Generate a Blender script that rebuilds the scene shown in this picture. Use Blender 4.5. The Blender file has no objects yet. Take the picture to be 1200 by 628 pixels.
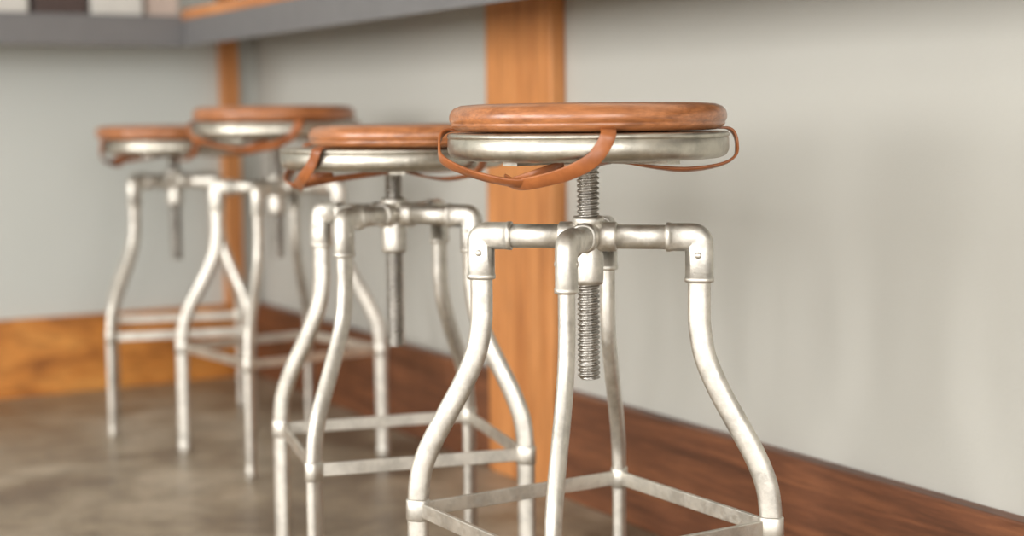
import bpy, math, random
from mathutils import Vector, Matrix, Euler
random.seed(4)
S = bpy.context.scene
S.view_settings.view_transform = 'Standard'
COL = S.collection
pi = math.pi

# ------------------------------------------------------------ mesh helpers
def obj_from(name, verts, faces, mat, parent=None, smooth=True, loc=None):
    me = bpy.data.meshes.new(name)
    me.from_pydata([tuple(v) for v in verts], [], faces)
    me.validate(); me.update()
    if smooth:
        for p in me.polygons: p.use_smooth = True
    if mat: me.materials.append(mat)
    o = bpy.data.objects.new(name, me)
    COL.objects.link(o)
    if parent: o.parent = parent
    if loc: o.location = loc
    return o

class MB:
    def __init__(s): s.v=[]; s.f=[]
    def add(s, v, f, M=None):
        b=len(s.v)
        s.v += [ (M @ Vector(p)) if M else Vector(p) for p in v]
        s.f += [tuple(i+b for i in q) for q in f]
    def obj(s,name,mat,parent=None,smooth=True): return obj_from(name,s.v,s.f,mat,parent,smooth)

def lathe(profile, seg=64):
    v=[];f=[]
    n=len(profile)
    for (r,z) in profile:
        for k in range(seg):
            a=2*pi*k/seg
            v.append((r*math.cos(a), r*math.sin(a), z))
    for i in range(n-1):
        for k in range(seg):
            k2=(k+1)%seg
            f.append((i*seg+k, i*seg+k2, (i+1)*seg+k2, (i+1)*seg+k))
    f.append(tuple(reversed(range(seg))))
    f.append(tuple((n-1)*seg+k for k in range(seg)))
    return v,f

def catmull(pts, n=8):
    P=[Vector(p) for p in pts]
    P=[P[0]*2-P[1]]+P+[P[-1]*2-P[-2]]
    out=[]
    for i in range(1,len(P)-2):
        for k in range(n):
            t=k/n
            a,b,c,d=P[i-1],P[i],P[i+1],P[i+2]
            out.append(0.5*((2*b)+(c-a)*t+(2*a-5*b+4*c-d)*t*t+(3*b-a-3*c+d)*t**3))
    out.append(P[-2])
    return out

def planar_sweep(pts, a, b, seg=20):
    """pts (r,z) in the radial plane; a = half width in plane, b = half width tangential."""
    v=[];f=[]
    n=len(pts)
    aa = a if isinstance(a,list) else [a]*n
    bb = b if isinstance(b,list) else [b]*n
    for i,p in enumerate(pts):
        q0=pts[max(0,i-1)]; q1=pts[min(n-1,i+1)]
        t=(Vector((q1[0]-q0[0],q1[1]-q0[1]))).normalized()
        nx,nz=-t.y,t.x
        for k in range(seg):
            th=2*pi*k/seg
            c,s_=math.cos(th),math.sin(th)
            # slightly squared ellipse
            c=math.copysign(abs(c)**0.85,c); s_=math.copysign(abs(s_)**0.85,s_)
            v.append((p[0]+nx*aa[i]*c, bb[i]*s_, p[1]+nz*aa[i]*c))
    for i in range(n-1):
        for k in range(seg):
            k2=(k+1)%seg
            f.append((i*seg+k,(i+1)*seg+k,(i+1)*seg+k2,i*seg+k2))
    f.append(tuple(range(seg)))
    f.append(tuple((n-1)*seg+k for k in reversed(range(seg))))
    return v,f

def box_vf(x0,x1,y0,y1,z0,z1):
    v=[(x0,y0,z0),(x1,y0,z0),(x1,y1,z0),(x0,y1,z0),(x0,y0,z1),(x1,y0,z1),(x1,y1,z1),(x0,y1,z1)]
    f=[(0,3,2,1),(4,5,6,7),(0,1,5,4),(1,2,6,5),(2,3,7,6),(3,0,4,7)]
    return v,f
def box(name,x0,x1,y0,y1,z0,z1,mat,parent=None,bev=0.0):
    v,f=box_vf(x0,x1,y0,y1,z0,z1)
    o=obj_from(name,v,f,mat,parent,False)
    if bev:
        m=o.modifiers.new('bevel','BEVEL'); m.width=bev; m.segments=3
    return o

def ribbon(pts, norms, width, thick):
    P=catmull(pts,7); N=catmull(norms,7)
    v=[];f=[]
    n=len(P)
    for i,p in enumerate(P):
        t=(P[min(n-1,i+1)]-P[max(0,i-1)]).normalized()
        nn=N[i].normalized()
        w=t.cross(nn).normalized()
        nn=w.cross(t).normalized()
        for (sw,sn) in ((-1,-.6),(-.9,-1),(.9,-1),(1,-.6),(1,.6),(.9,1),(-.9,1),(-1,.6)):
            v.append(p+w*sw*width/2+nn*sn*thick/2)
    for i in range(n-1):
        for k in range(8):
            k2=(k+1)%8
            f.append((i*8+k,i*8+k2,(i+1)*8+k2,(i+1)*8+k))
    f.append(tuple(reversed(range(8)))); f.append(tuple((n-1)*8+k for k in range(8)))
    return v,f

# ------------------------------------------------------------ materials
def newmat(name):
    m=bpy.data.materials.new(name); m.use_nodes=True
    nt=m.node_tree; b=nt.nodes['Principled BSDF']
    return m,nt,b
def coords(nt, scale, rot=(0,0,0)):
    tc=nt.nodes.new('ShaderNodeTexCoord'); mp=nt.nodes.new('ShaderNodeMapping')
    mp.inputs['Scale'].default_value=scale; mp.inputs['Rotation'].default_value=rot
    nt.links.new(tc.outputs['Object'],mp.inputs['Vector'])
    return mp.outputs['Vector']
def noise(nt,vec,scale,detail=4,rough=.55,dist=0):
    n=nt.nodes.new('ShaderNodeTexNoise')
    n.inputs['Scale'].default_value=scale; n.inputs['Detail'].default_value=detail
    n.inputs['Roughness'].default_value=rough; n.inputs['Distortion'].default_value=dist
    nt.links.new(vec,n.inputs['Vector']); return n.outputs['Fac']
def ramp(nt,fac,stops):
    r=nt.nodes.new('ShaderNodeValToRGB')
    while len(r.color_ramp.elements)<len(stops): r.color_ramp.elements.new(.5)
    for e,(p,c) in zip(r.color_ramp.elements,stops):
        e.position=p; e.color=(c[0],c[1],c[2],1) if isinstance(c,tuple) else (c,c,c,1)
    nt.links.new(fac,r.inputs['Fac']); return r.outputs['Color']
def bump(nt,b,h,strength,dist=.002):
    n=nt.nodes.new('ShaderNodeBump'); n.inputs['Strength'].default_value=strength
    n.inputs['Distance'].default_value=dist
    nt.links.new(h,n.inputs['Height']); nt.links.new(n.outputs['Normal'],b.inputs['Normal'])
def mix(nt,a,bb,fac,mode='MIX'):
    m=nt.nodes.new('ShaderNodeMix'); m.data_type='RGBA'; m.blend_type=mode
    if isinstance(fac,float): m.inputs['Factor'].default_value=fac
    else: nt.links.new(fac,m.inputs['Factor'])
    nt.links.new(a,m.inputs['A']); nt.links.new(bb,m.inputs['B'])
    return m.outputs['Result']

def metal_mat(name, base, r0, r1):
    m,nt,b=newmat(name)
    b.inputs['Metallic'].default_value=1
    vec=coords(nt,(1,1,1))
    n=noise(nt,vec,26,7,.7)
    nt.links.new(ramp(nt,n,[(.38,tuple(c*.76 for c in base)),(.56,base)]),b.inputs['Base Color'])
    nt.links.new(ramp(nt,noise(nt,vec,90,5,.7),[(.35,r0),(.65,r1)]),b.inputs['Roughness'])
    bump(nt,b,noise(nt,vec,260,5,.7),.35,.001)
    return m
M_STEEL=metal_mat('brushed_steel',(.71,.68,.62),.40,.56)
M_PAN=metal_mat('aged_steel_pan',(.58,.55,.48),.30,.46)
M_SCREW=metal_mat('threaded_steel',(.44,.42,.39),.24,.36)

def wood_mat(name, dark, mid, light, stretch, rough=.4, coat=0., scale=1., rot=(0,0,0), fine=.65):
    m,nt,b=newmat(name)
    vec=coords(nt,stretch,rot)
    n1=noise(nt,vec,3*scale,6,.62,.6)
    n2=noise(nt,vec,14*scale,5,.7,.2)
    c1=ramp(nt,n1,[(.3,dark),(.5,mid),(.72,light)])
    c2=ramp(nt,n2,[(.35,.62),(.6,1.0)])
    nt.links.new(mix(nt,c1,c2,fine,'MULTIPLY'),b.inputs['Base Color'])
    b.inputs['Roughness'].default_value=rough
    b.inputs['Coat Weight'].default_value=coat; b.inputs['Coat Roughness'].default_value=.2
    bump(nt,b,n2,.15,.001)
    return m
M_SEAT=wood_mat('varnished_seat_wood',(.25,.085,.028),(.42,.155,.053),(.56,.225,.088),(1.6,9,22),.33,.5,1.6,(0,0,0),.85)
M_POST=wood_mat('fir_post_wood',(.46,.165,.045),(.62,.25,.075),(.74,.33,.115),(9,9,.7),.5,.1)
M_BASE_R=wood_mat('baseboard_wood_right_shaded',(.08,.028,.012),(.165,.058,.024),(.27,.10,.04),(6,.9,14),.5,.15,1.,(0,0,0),.85)  # shade along the right wall is put into this darker baseboard colour
M_BASE_B=wood_mat('baseboard_wood_back',(.28,.09,.018),(.64,.24,.045),(.80,.36,.085),(1.6,6,5),.45,.15,1.,(0,0,0),.9)
M_CTOP=wood_mat('counter_wood',(.42,.15,.04),(.55,.21,.06),(.66,.28,.09),(5,.8,6),.4,.3)

m,nt,b=newmat('leather_strap')
vec=coords(nt,(1,1,1))
nt.links.new(ramp(nt,noise(nt,vec,30,4),[(.3,(.22,.065,.018)),(.7,(.42,.14,.042))]),b.inputs['Base Color'])
b.inputs['Roughness'].default_value=.34
bump(nt,b,noise(nt,vec,400,3),.2,.0006); M_LEATHER=m

m,nt,b=newmat('painted_wall')
vec=coords(nt,(1,1,1))
nt.links.new(ramp(nt,noise(nt,vec,1.2,3),[(.3,(.455,.448,.41)),(.7,(.495,.488,.448))]),b.inputs['Base Color'])
b.inputs['Roughness'].default_value=.75
bump(nt,b,noise(nt,vec,160,5,.7),.35,.002); M_WALL=m

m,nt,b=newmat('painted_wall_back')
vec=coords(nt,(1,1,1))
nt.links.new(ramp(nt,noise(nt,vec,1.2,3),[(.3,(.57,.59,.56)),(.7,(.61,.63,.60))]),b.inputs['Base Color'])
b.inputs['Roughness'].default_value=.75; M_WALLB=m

m,nt,b=newmat('concrete_floor')
vec=coords(nt,(1,1,1))
n1=noise(nt,vec,2.6,7,.66,.5); n2=noise(nt,vec,13,6,.7)
c1=ramp(nt,n1,[(.38,(.19,.14,.092)),(.5,(.36,.29,.205)),(.62,(.50,.42,.32))])
c2=ramp(nt,n2,[(.38,.6),(.6,1.0)])
nt.links.new(mix(nt,c1,c2,.7,'MULTIPLY'),b.inputs['Base Color'])
nt.links.new(ramp(nt,n1,[(.3,.30),(.7,.5)]),b.inputs['Roughness'])
bump(nt,b,n2,.15,.002); M_FLOOR=m

def plain(name,c,r=.5,met=0.):
    m,nt,b=newmat(name)
    vec=coords(nt,(1,1,1))
    nt.links.new(ramp(nt,noise(nt,vec,20,3),[(.3,tuple(x*.92 for x in c)),(.7,c)]),b.inputs['Base Color'])
    b.inputs['Roughness'].default_value=r; b.inputs['Metallic'].default_value=met
    return m
M_UNDER=plain('grey_counter_steel',(.175,.172,.175),.45,.2)
M_WHITE=plain('white_card',(.60,.58,.54),.6)
M_DARK=plain('dark_brown_tin',(.06,.035,.03),.4)
M_PINK=plain('pale_pink_card',(.55,.44,.38),.6)
M_CEIL=plain('ceiling_paint',(.42,.40,.37),.8)
M_FRAME=plain('window_frame_paint',(.12,.11,.10),.5)

# ------------------------------------------------------------ camera
H=.77; F=1792.
yaw=math.radians(29.7); pitch=math.radians(5.7); roll=math.radians(.6)
WX=1.617              # camera to right wall
CX=-WX; YB=4.37
fh=Vector((math.sin(yaw),math.cos(yaw),0)); rt=Vector((math.cos(yaw),-math.sin(yaw),0))
fw=fh*math.cos(pitch)-Vector((0,0,1))*math.sin(pitch)
up=fh*math.sin(pitch)+Vector((0,0,1))*math.cos(pitch)
r2=rt*math.cos(roll)-up*math.sin(roll); u2=up*math.cos(roll)+rt*math.sin(roll)
cam=bpy.data.cameras.new('camera'); co=bpy.data.objects.new('camera',cam); COL.objects.link(co)
Mx=Matrix((( r2.x,u2.x,-fw.x,CX),(r2.y,u2.y,-fw.y,0),(r2.z,u2.z,-fw.z,H),(0,0,0,1)))
co.matrix_world=Mx
cam.sensor_width=36; cam.lens=36*F/1200
cam.dof.use_dof=True; cam.dof.focus_distance=1.90; cam.dof.aperture_fstop=2.1
cam.clip_start=.05
S.camera=co

# ------------------------------------------------------------ room shell
XL=-5.2; YF=-3.6; ZC=3.0
box('floor',XL-.1,.1,YF-.1,YB+.1,-.1,0,M_FLOOR)
box('wall_right',0,.1,YF,YB+.1,0,ZC,M_WALL)
box('wall_back',XL,0,YB,YB+.1,0,ZC,M_WALLB)
box('ceiling',XL-.1,.1,YF-.1,YB+.1,ZC,ZC+.1,M_CEIL)
# left wall with three large windows
mb=MB()
wins=[(-2.9,-1.1),(-.5,1.3),(1.9,3.7)]
z0,z1=.6,2.6
mb.add(*box_vf(XL-.1,XL,YF,YB,0,z0)); mb.add(*box_vf(XL-.1,XL,YF,YB,z1,ZC))
ys=[YF]+[q for w in wins for q in w]+[YB]
for i in range(0,len(ys),2): mb.add(*box_vf(XL-.1,XL,ys[i],ys[i+1],z0,z1))
mb.obj('wall_left',M_WALL,None,False)
for i,(a,c) in enumerate(wins):
    mb=MB()
    for (y0,y1,q0,q1) in ((a,a+.05,z0,z1),(c-.05,c,z0,z1),((a+c)/2-.02,(a+c)/2+.02,z0,z1),(a,c,z0,z0+.05),(a,c,z1-.05,z1)):
        mb.add(*box_vf(XL-.07,XL-.02,y0,y1,q0,q1))
    mb.obj('window_%d'%(i+1),M_FRAME,None,False)
# front wall (behind camera) with a shop-front window
mb=MB()
fx0,fx1=-4.4,-1.0
mb.add(*box_vf(XL,0,YF-.1,YF,0,.5)); mb.add(*box_vf(XL,0,YF-.1,YF,2.7,ZC))
mb.add(*box_vf(XL,fx0,YF-.1,YF,.5,2.7)); mb.add(*box_vf(fx1,0,YF-.1,YF,.5,2.7))
mb.obj('wall_front',M_WALL,None,False)
mb=MB()
for x in (fx0,fx0+1.1,fx0+2.25,fx1-.05): mb.add(*box_vf(x,x+.05,YF-.07,YF-.02,.5,2.7))
mb.add(*box_vf(fx0,fx1,YF-.07,YF-.02,.5,.55)); mb.add(*box_vf(fx0,fx1,YF-.07,YF-.02,2.65,2.7))
mb.obj('window_4',M_FRAME,None,False)

# posts, baseboards
BH=.2185
PY0,PY1=2.61,2.88
box('trim_1',-.035,0,PY0,PY1,0,ZC,M_POST,None,.003)
box('baseboard_right',-.03,0,YF,PY0,0,BH,M_BASE_R,None,.003)
box('baseboard_right.001',-.03,0,PY1,YB,0,BH,M_BASE_R,None,.003)
box('baseboard_back',XL,-.03,YB-.03,YB,0,BH,M_BASE_B,None,.003)
box('trim_2',-.115,-.065,YB-.04,YB,BH,ZC,M_POST,None,.003)

# ------------------------------------------------------------ counter: slab with a deep steel apron, hollow behind
W=.315
ctr=bpy.data.objects.new('wall_counter',None); COL.objects.link(ctr)
zb=H+.1935; zt=H+.266; zs=H+.252
box('apron_right',-W,-W+.008,-.6,YB-W+.008,zb,zt,M_UNDER,ctr,.002)
box('apron_back',-3.6,-W,YB-W,YB-W+.008,zb,zt,M_UNDER,ctr,.002)
box('slab_right',-W+.008,-.0,-.6,YB-W,zs,zt,M_UNDER,ctr)
box('slab_back',-3.6,-.0,YB-W+.008,YB,zs,zt,M_UNDER,ctr)
box('wood_top_right',-W+.004,0,-.6,YB-W+.03,zt,zt+.028,M_CTOP,ctr,.003)
box('wood_top_back',-3.6,0,YB-W+.03,YB,zt,zt+.012,M_UNDER,ctr,.002)

# things standing on back counter (blurred in the photo)
zc=zt+.012
def carton(name,x,y,w,d,h,mat):
    e=bpy.data.objects.new(name,None); COL.objects.link(e)
    box('body',x-w/2,x+w/2,y-d/2,y+d/2,zc,zc+h,mat,e,.004)
    box('lid',x-w/2-.004,x+w/2+.004,y-d/2-.004,y+d/2+.004,zc+h,zc+h+.02,M_WHITE if mat is not M_WHITE else M_PINK,e,.003)
carton('paper_carton',-.805,YB-.18,.19,.16,.16,M_WHITE)
carton('tea_tin',-.625,YB-.18,.14,.14,.18,M_DARK)
carton('paper_carton',-.475,YB-.18,.14,.14,.15,M_WHITE)
carton('gift_box',-.345,YB-.17,.09,.12,.17,M_PINK)

# ------------------------------------------------------------ stools
HUB=.615
def stool(u,d,phi,seat_dz,screw_bot,strap_rot,wood_off=(0,0),wood_tilt=0,seat_s=1.0):
    lat=(u-600)/F*d
    p=fh*d+rt*lat
    e=bpy.data.objects.new('bar_stool',None); COL.objects.link(e)
    e.location=(CX+p.x,p.y,0); e.rotation_euler=(0,0,-yaw)
    R=-math.radians(phi)
    dirs=[R-pi/2+k*pi/2 for k in range(4)]   # front,right,back,left
    # hub casting
    hub=MB()
    hub.add(*lathe([(.0145,.640),(.019,.641),(.0205,.637),(.0205,.632),(.018,.629),(.018,.595),(.0195,.590),(.0195,.560),(.0185,.554),(.0145,.553)][::-1],40))
    for a in dirs:
        M=Matrix.Rotation(a,4,'Z')
        hub.add(*planar_sweep([(.005,HUB),(.036,HUB),(.038,HUB)],[.019,.019,.016],[.017,.017,.015]),M)
    hub.obj('hub_casting',M_STEEL,e)
    for i,a in enumerate(dirs):
        M=Matrix.Rotation(a,4,'Z')
        arm=MB()
        arm.add(*planar_sweep([(.03,HUB),(.11,HUB)],.0155,.0135),M)
        # elbow fitting
        rc=.142; rad=.008
        pts=[(.100,HUB),(.101,HUB),(.106,HUB),(.1065,HUB)]
        cen=(rc-rad,HUB-rad)
        for k in range(0,7):
            t=pi/2*(1-k/6)
            pts.append((cen[0]+rad*math.cos(t),cen[1]+rad*math.sin(t)))
        pts+=[(rc,HUB-.05),(rc,HUB-.0505),(rc,HUB-.056),(rc,HUB-.057)]
        aa=[.0165,.0186,.0186,.0178]+[.0178]*7+[.0178,.0186,.0186,.0165]
        bb=[.0125,.0145,.0145,.0132]+[.0132]*7+[.0132,.0140,.0140,.0125]
        arm.add(*planar_sweep(pts,aa,bb,24),M)
        # rivets on both cheeks of the elbow
        for s in (-1,1):
            v,f=lathe([(.0045,0),(.0042,.001),(.0025,.002),(.0005,.0024)],12)
            MM=M@Matrix.Translation((rc,s*.0125,HUB-.022))@Matrix.Rotation(-s*pi/2,4,'X')
            arm.add(v,f,MM)
        arm.obj('arm_%d'%(i+1),M_STEEL,e)
        leg=MB()
        prof=[(rc,.60),(rc,.565),(rc,.53),(rc+.001,.50),(.150,.462),(.168,.420),(.190,.380),(.212,.340),(.227,.303),(.2325,.268),(.2335,.235),(.234,.19),(.2345,.10),(.235,.012)]
        P=catmull([(x,z,0) for x,z in prof],6)
        P=[(q.x,q.y) for q in P]
        leg.add(*planar_sweep(P,.0145,.0100,22),M)
        # foot ferrule and bracket
        leg.add(*planar_sweep([(.235,.03),(.235,.028),(.235,.002),(.235,0)],[.0145,.0152,.0152,.0145],[.0105,.0114,.0114,.0105]),M)
        leg.add(*planar_sweep([(.2335,.262),(.2335,.26),(.2337,.234),(.2337,.232)],[.0145,.0160,.0160,.0145],[.0105,.0118,.0118,.0105]),M)
        leg.obj('leg_%d'%(i+1),M_STEEL,e)
    # flat bar foot rungs
    r=MB(); rr=.230
    for i in range(4):
        a0=dirs[i]; a1=dirs[(i+1)%4]
        p0=Vector((rr*math.cos(a0),rr*math.sin(a0),0)); p1=Vector((rr*math.cos(a1),rr*math.sin(a1),0))
        dd=(p1-p0); L=dd.length; ang=math.atan2(dd.y,dd.x)
        M=Matrix.Translation((p0+p1)/2)@Matrix.Rotation(ang,4,'Z')
        r.add(*box_vf(-L/2,L/2,-.003,.003,.237,.257),M)
    o=r.obj('foot_rungs',M_STEEL,e,False)
    mm=o.modifiers.new('bevel','BEVEL'); mm.width=.0012; mm.segments=2
    # screw
    zt_=.725+seat_dz; zb_=screw_bot
    seg=24; pitch_=.0066; step=.0011
    rows=int((zt_-zb_)/step); v=[];f=[]
    for i in range(rows+1):
        z=zb_+i*step
        for k in range(seg):
            th=2*pi*k/seg
            ph=((z/pitch_)-(k/seg))%1.0
            tri=1-abs(2*ph-1)
            tri=min(1,max(0,(tri-.2)/.5))
            rad=.0116+.0028*tri
            if i==0: rad*=.8
            v.append((rad*math.cos(th),rad*math.sin(th),z))
    for i in range(rows):
        for k in range(seg):
            k2=(k+1)%seg
            f.append((i*seg+k,i*seg+k2,(i+1)*seg+k2,(i+1)*seg+k))
    f.append(tuple(reversed(range(seg))))
    obj_from('threaded_screw',v,f,M_SCREW,e)
    # seat assembly
    def dz(pr): return [(a,b_+seat_dz) for a,b_ in pr]
    pan=MB()
    pan.add(*lathe(dz([(.02,.7175),(.145,.7175),(.148,.7150),(.156,.7138),(.167,.7150),(.1745,.7185),(.1775,.7235),(.1782,.729),(.1780,.7395),(.1768,.7408),(.1785,.7422),(.1788,.7445),(.1778,.7468),(.174,.748),(.02,.748)]),96))
    pan.add(*lathe(dz([(.016,.706),(.030,.707),(.032,.710),(.045,.712),(.046,.719)]),40))
    for k in range(4):
        M=Matrix.Rotation(math.radians(strap_rot)+pi/4+k*pi/2,4,'Z')
        v_,f_=box_vf(.02,.14,-.012,.012,.709+seat_dz,.716+seat_dz); pan.add(v_,f_,M)
    o=pan.obj('seat_pan',M_PAN,e); o.scale=(seat_s,seat_s,1)
    em=o.modifiers.new('es','EDGE_SPLIT'); em.split_angle=math.radians(50)
    wv,wf=lathe([(.02,.0005),(.150,.0005),(.162,.0012),(.169,.0035),(.1730,.0075),(.1738,.0095),(.1726,.0107),(.1742,.0120),(.1757,.016),(.1757,.0205),(.1740,.0255),(.170,.0300),(.161,.0335),(.14,.0350),(.08,.0358),(.01,.036)],96)
    wo=obj_from('wood_seat',wv,wf,M_SEAT,e); wo.scale=(seat_s,seat_s,1)
    wo.location=(wood_off[0],wood_off[1],.749+seat_dz)
    wo.rotation_euler=(0,math.radians(wood_tilt),math.radians(strap_rot))
    # leather straps
    st=MB(); Rz=Matrix.Translation((0,0,seat_dz))@Matrix.Rotation(math.radians(strap_rot),4,'Z')@Matrix.Diagonal((seat_s,seat_s,1,1))
    st.add(*ribbon([(.015,-.165,.752),(.015,-.178,.751),(.014,-.184,.745),(.007,-.1835,.731),(-.006,-.1825,.716),(-.030,-.172,.703),(-.058,-.150,.694),(-.088,-.125,.688),(-.103,-.105,.692)],
        [(0,-.1,1),(0,-.7,.7),(0,-1,.1),(0,-1,0),(0,-1,-.1),(-.1,-1,-.4),(-.1,-1,-.6),(-.2,-.9,-.6),(-.2,-.9,-.5)],.018,.0028),Rz)
    st.add(*ribbon([(-.165,0,.752),(-.178,-.003,.751),(-.186,-.01,.745),(-.188,-.02,.731),(-.183,-.04,.716),(-.155,-.080,.703),(-.120,-.115,.694),(-.085,-.130,.690),(-.045,-.110,.698),(.0,-.06,.706),(.03,-.02,.711)],
        [(-.1,0,1),(-.7,0,.7),(-1,0,.1),(-1,-.1,0),(-1,-.3,-.3),(-.6,-.5,-.7),(-.4,-.6,-.8),(-.1,-.6,-.8),(.3,-.6,-.8),(.2,-.5,-.8),(0,-.4,-.9)],.015,.0032),Rz)
    st.add(*ribbon([(.165,.0,.752),(.178,0,.751),(.186,-.002,.744),(.189,-.004,.730),(.185,-.010,.715),(.165,-.015,.705),(.125,-.02,.700),(.085,-.02,.703),(.04,-.01,.710)],
        [(.1,0,1),(.7,0,.7),(1,0,.1),(1,0,0),(1,0,-.4),(.4,-.2,-1),(.1,-.3,-1),(0,-.2,-1),(0,0,-1)],.015,.0032),Rz)
    st.add(*ribbon([(.0,.165,.752),(.0,.178,.751),(.0,.187,.744),(.002,.19,.728),(.0,.185,.714),(-.01,.155,.706),(-.02,.10,.705),(-.02,.04,.710)],
        [(0,.1,1),(0,.7,.7),(0,1,.1),(0,1,0),(0,1,-.4),(0,.4,-1),(0,.1,-1),(0,0,-1)],.015,.0028),Rz)
    # loose flap end
    st.add(*ribbon([(-.095,-.122,.690),(-.075,-.130,.697),(-.050,-.120,.705),(-.035,-.10,.709)],[(0,-1,-.2)]*4,.013,.0024),Rz)
    st.obj('leather_straps',M_LEATHER,e)
    return e

stool(690,1.95,13.5,0,.431,0)
stool(462,2.44,28,-.026,.403,-38,(.045,-.01))
stool(325,3.45,8,.012,.455,20,(0,0),0,1.03)
stool(206,3.86,31,-.030,.415,-60,(-.015,0),0)

# ------------------------------------------------------------ light
w=bpy.data.worlds.new('world'); S.world=w; w.use_nodes=True
bg=w.node_tree.nodes['Background']; bg.inputs['Color'].default_value=(.92,.95,1,1); bg.inputs['Strength'].default_value=1.35
def area(name,loc,rot,sx,sy,e,c):
    l=bpy.data.lights.new(name,'AREA'); l.shape='RECTANGLE'; l.size=sx; l.size_y=sy; l.energy=e; l.color=c
    o=bpy.data.objects.new(name,l); COL.objects.link(o); o.location=loc; o.rotation_euler=rot
for i,(a,c) in enumerate(wins):
    area('window_daylight_%d'%(i+1),(XL-.12,(a+c)/2,1.6),(0,-pi/2,0),2.0,1.8,130,(1,.975,.935))
area('window_daylight_4',((fx0+fx1)/2,YF-.12,1.6),(pi/2,0,0),3.4,2.2,150,(1,.975,.935))
print('done')
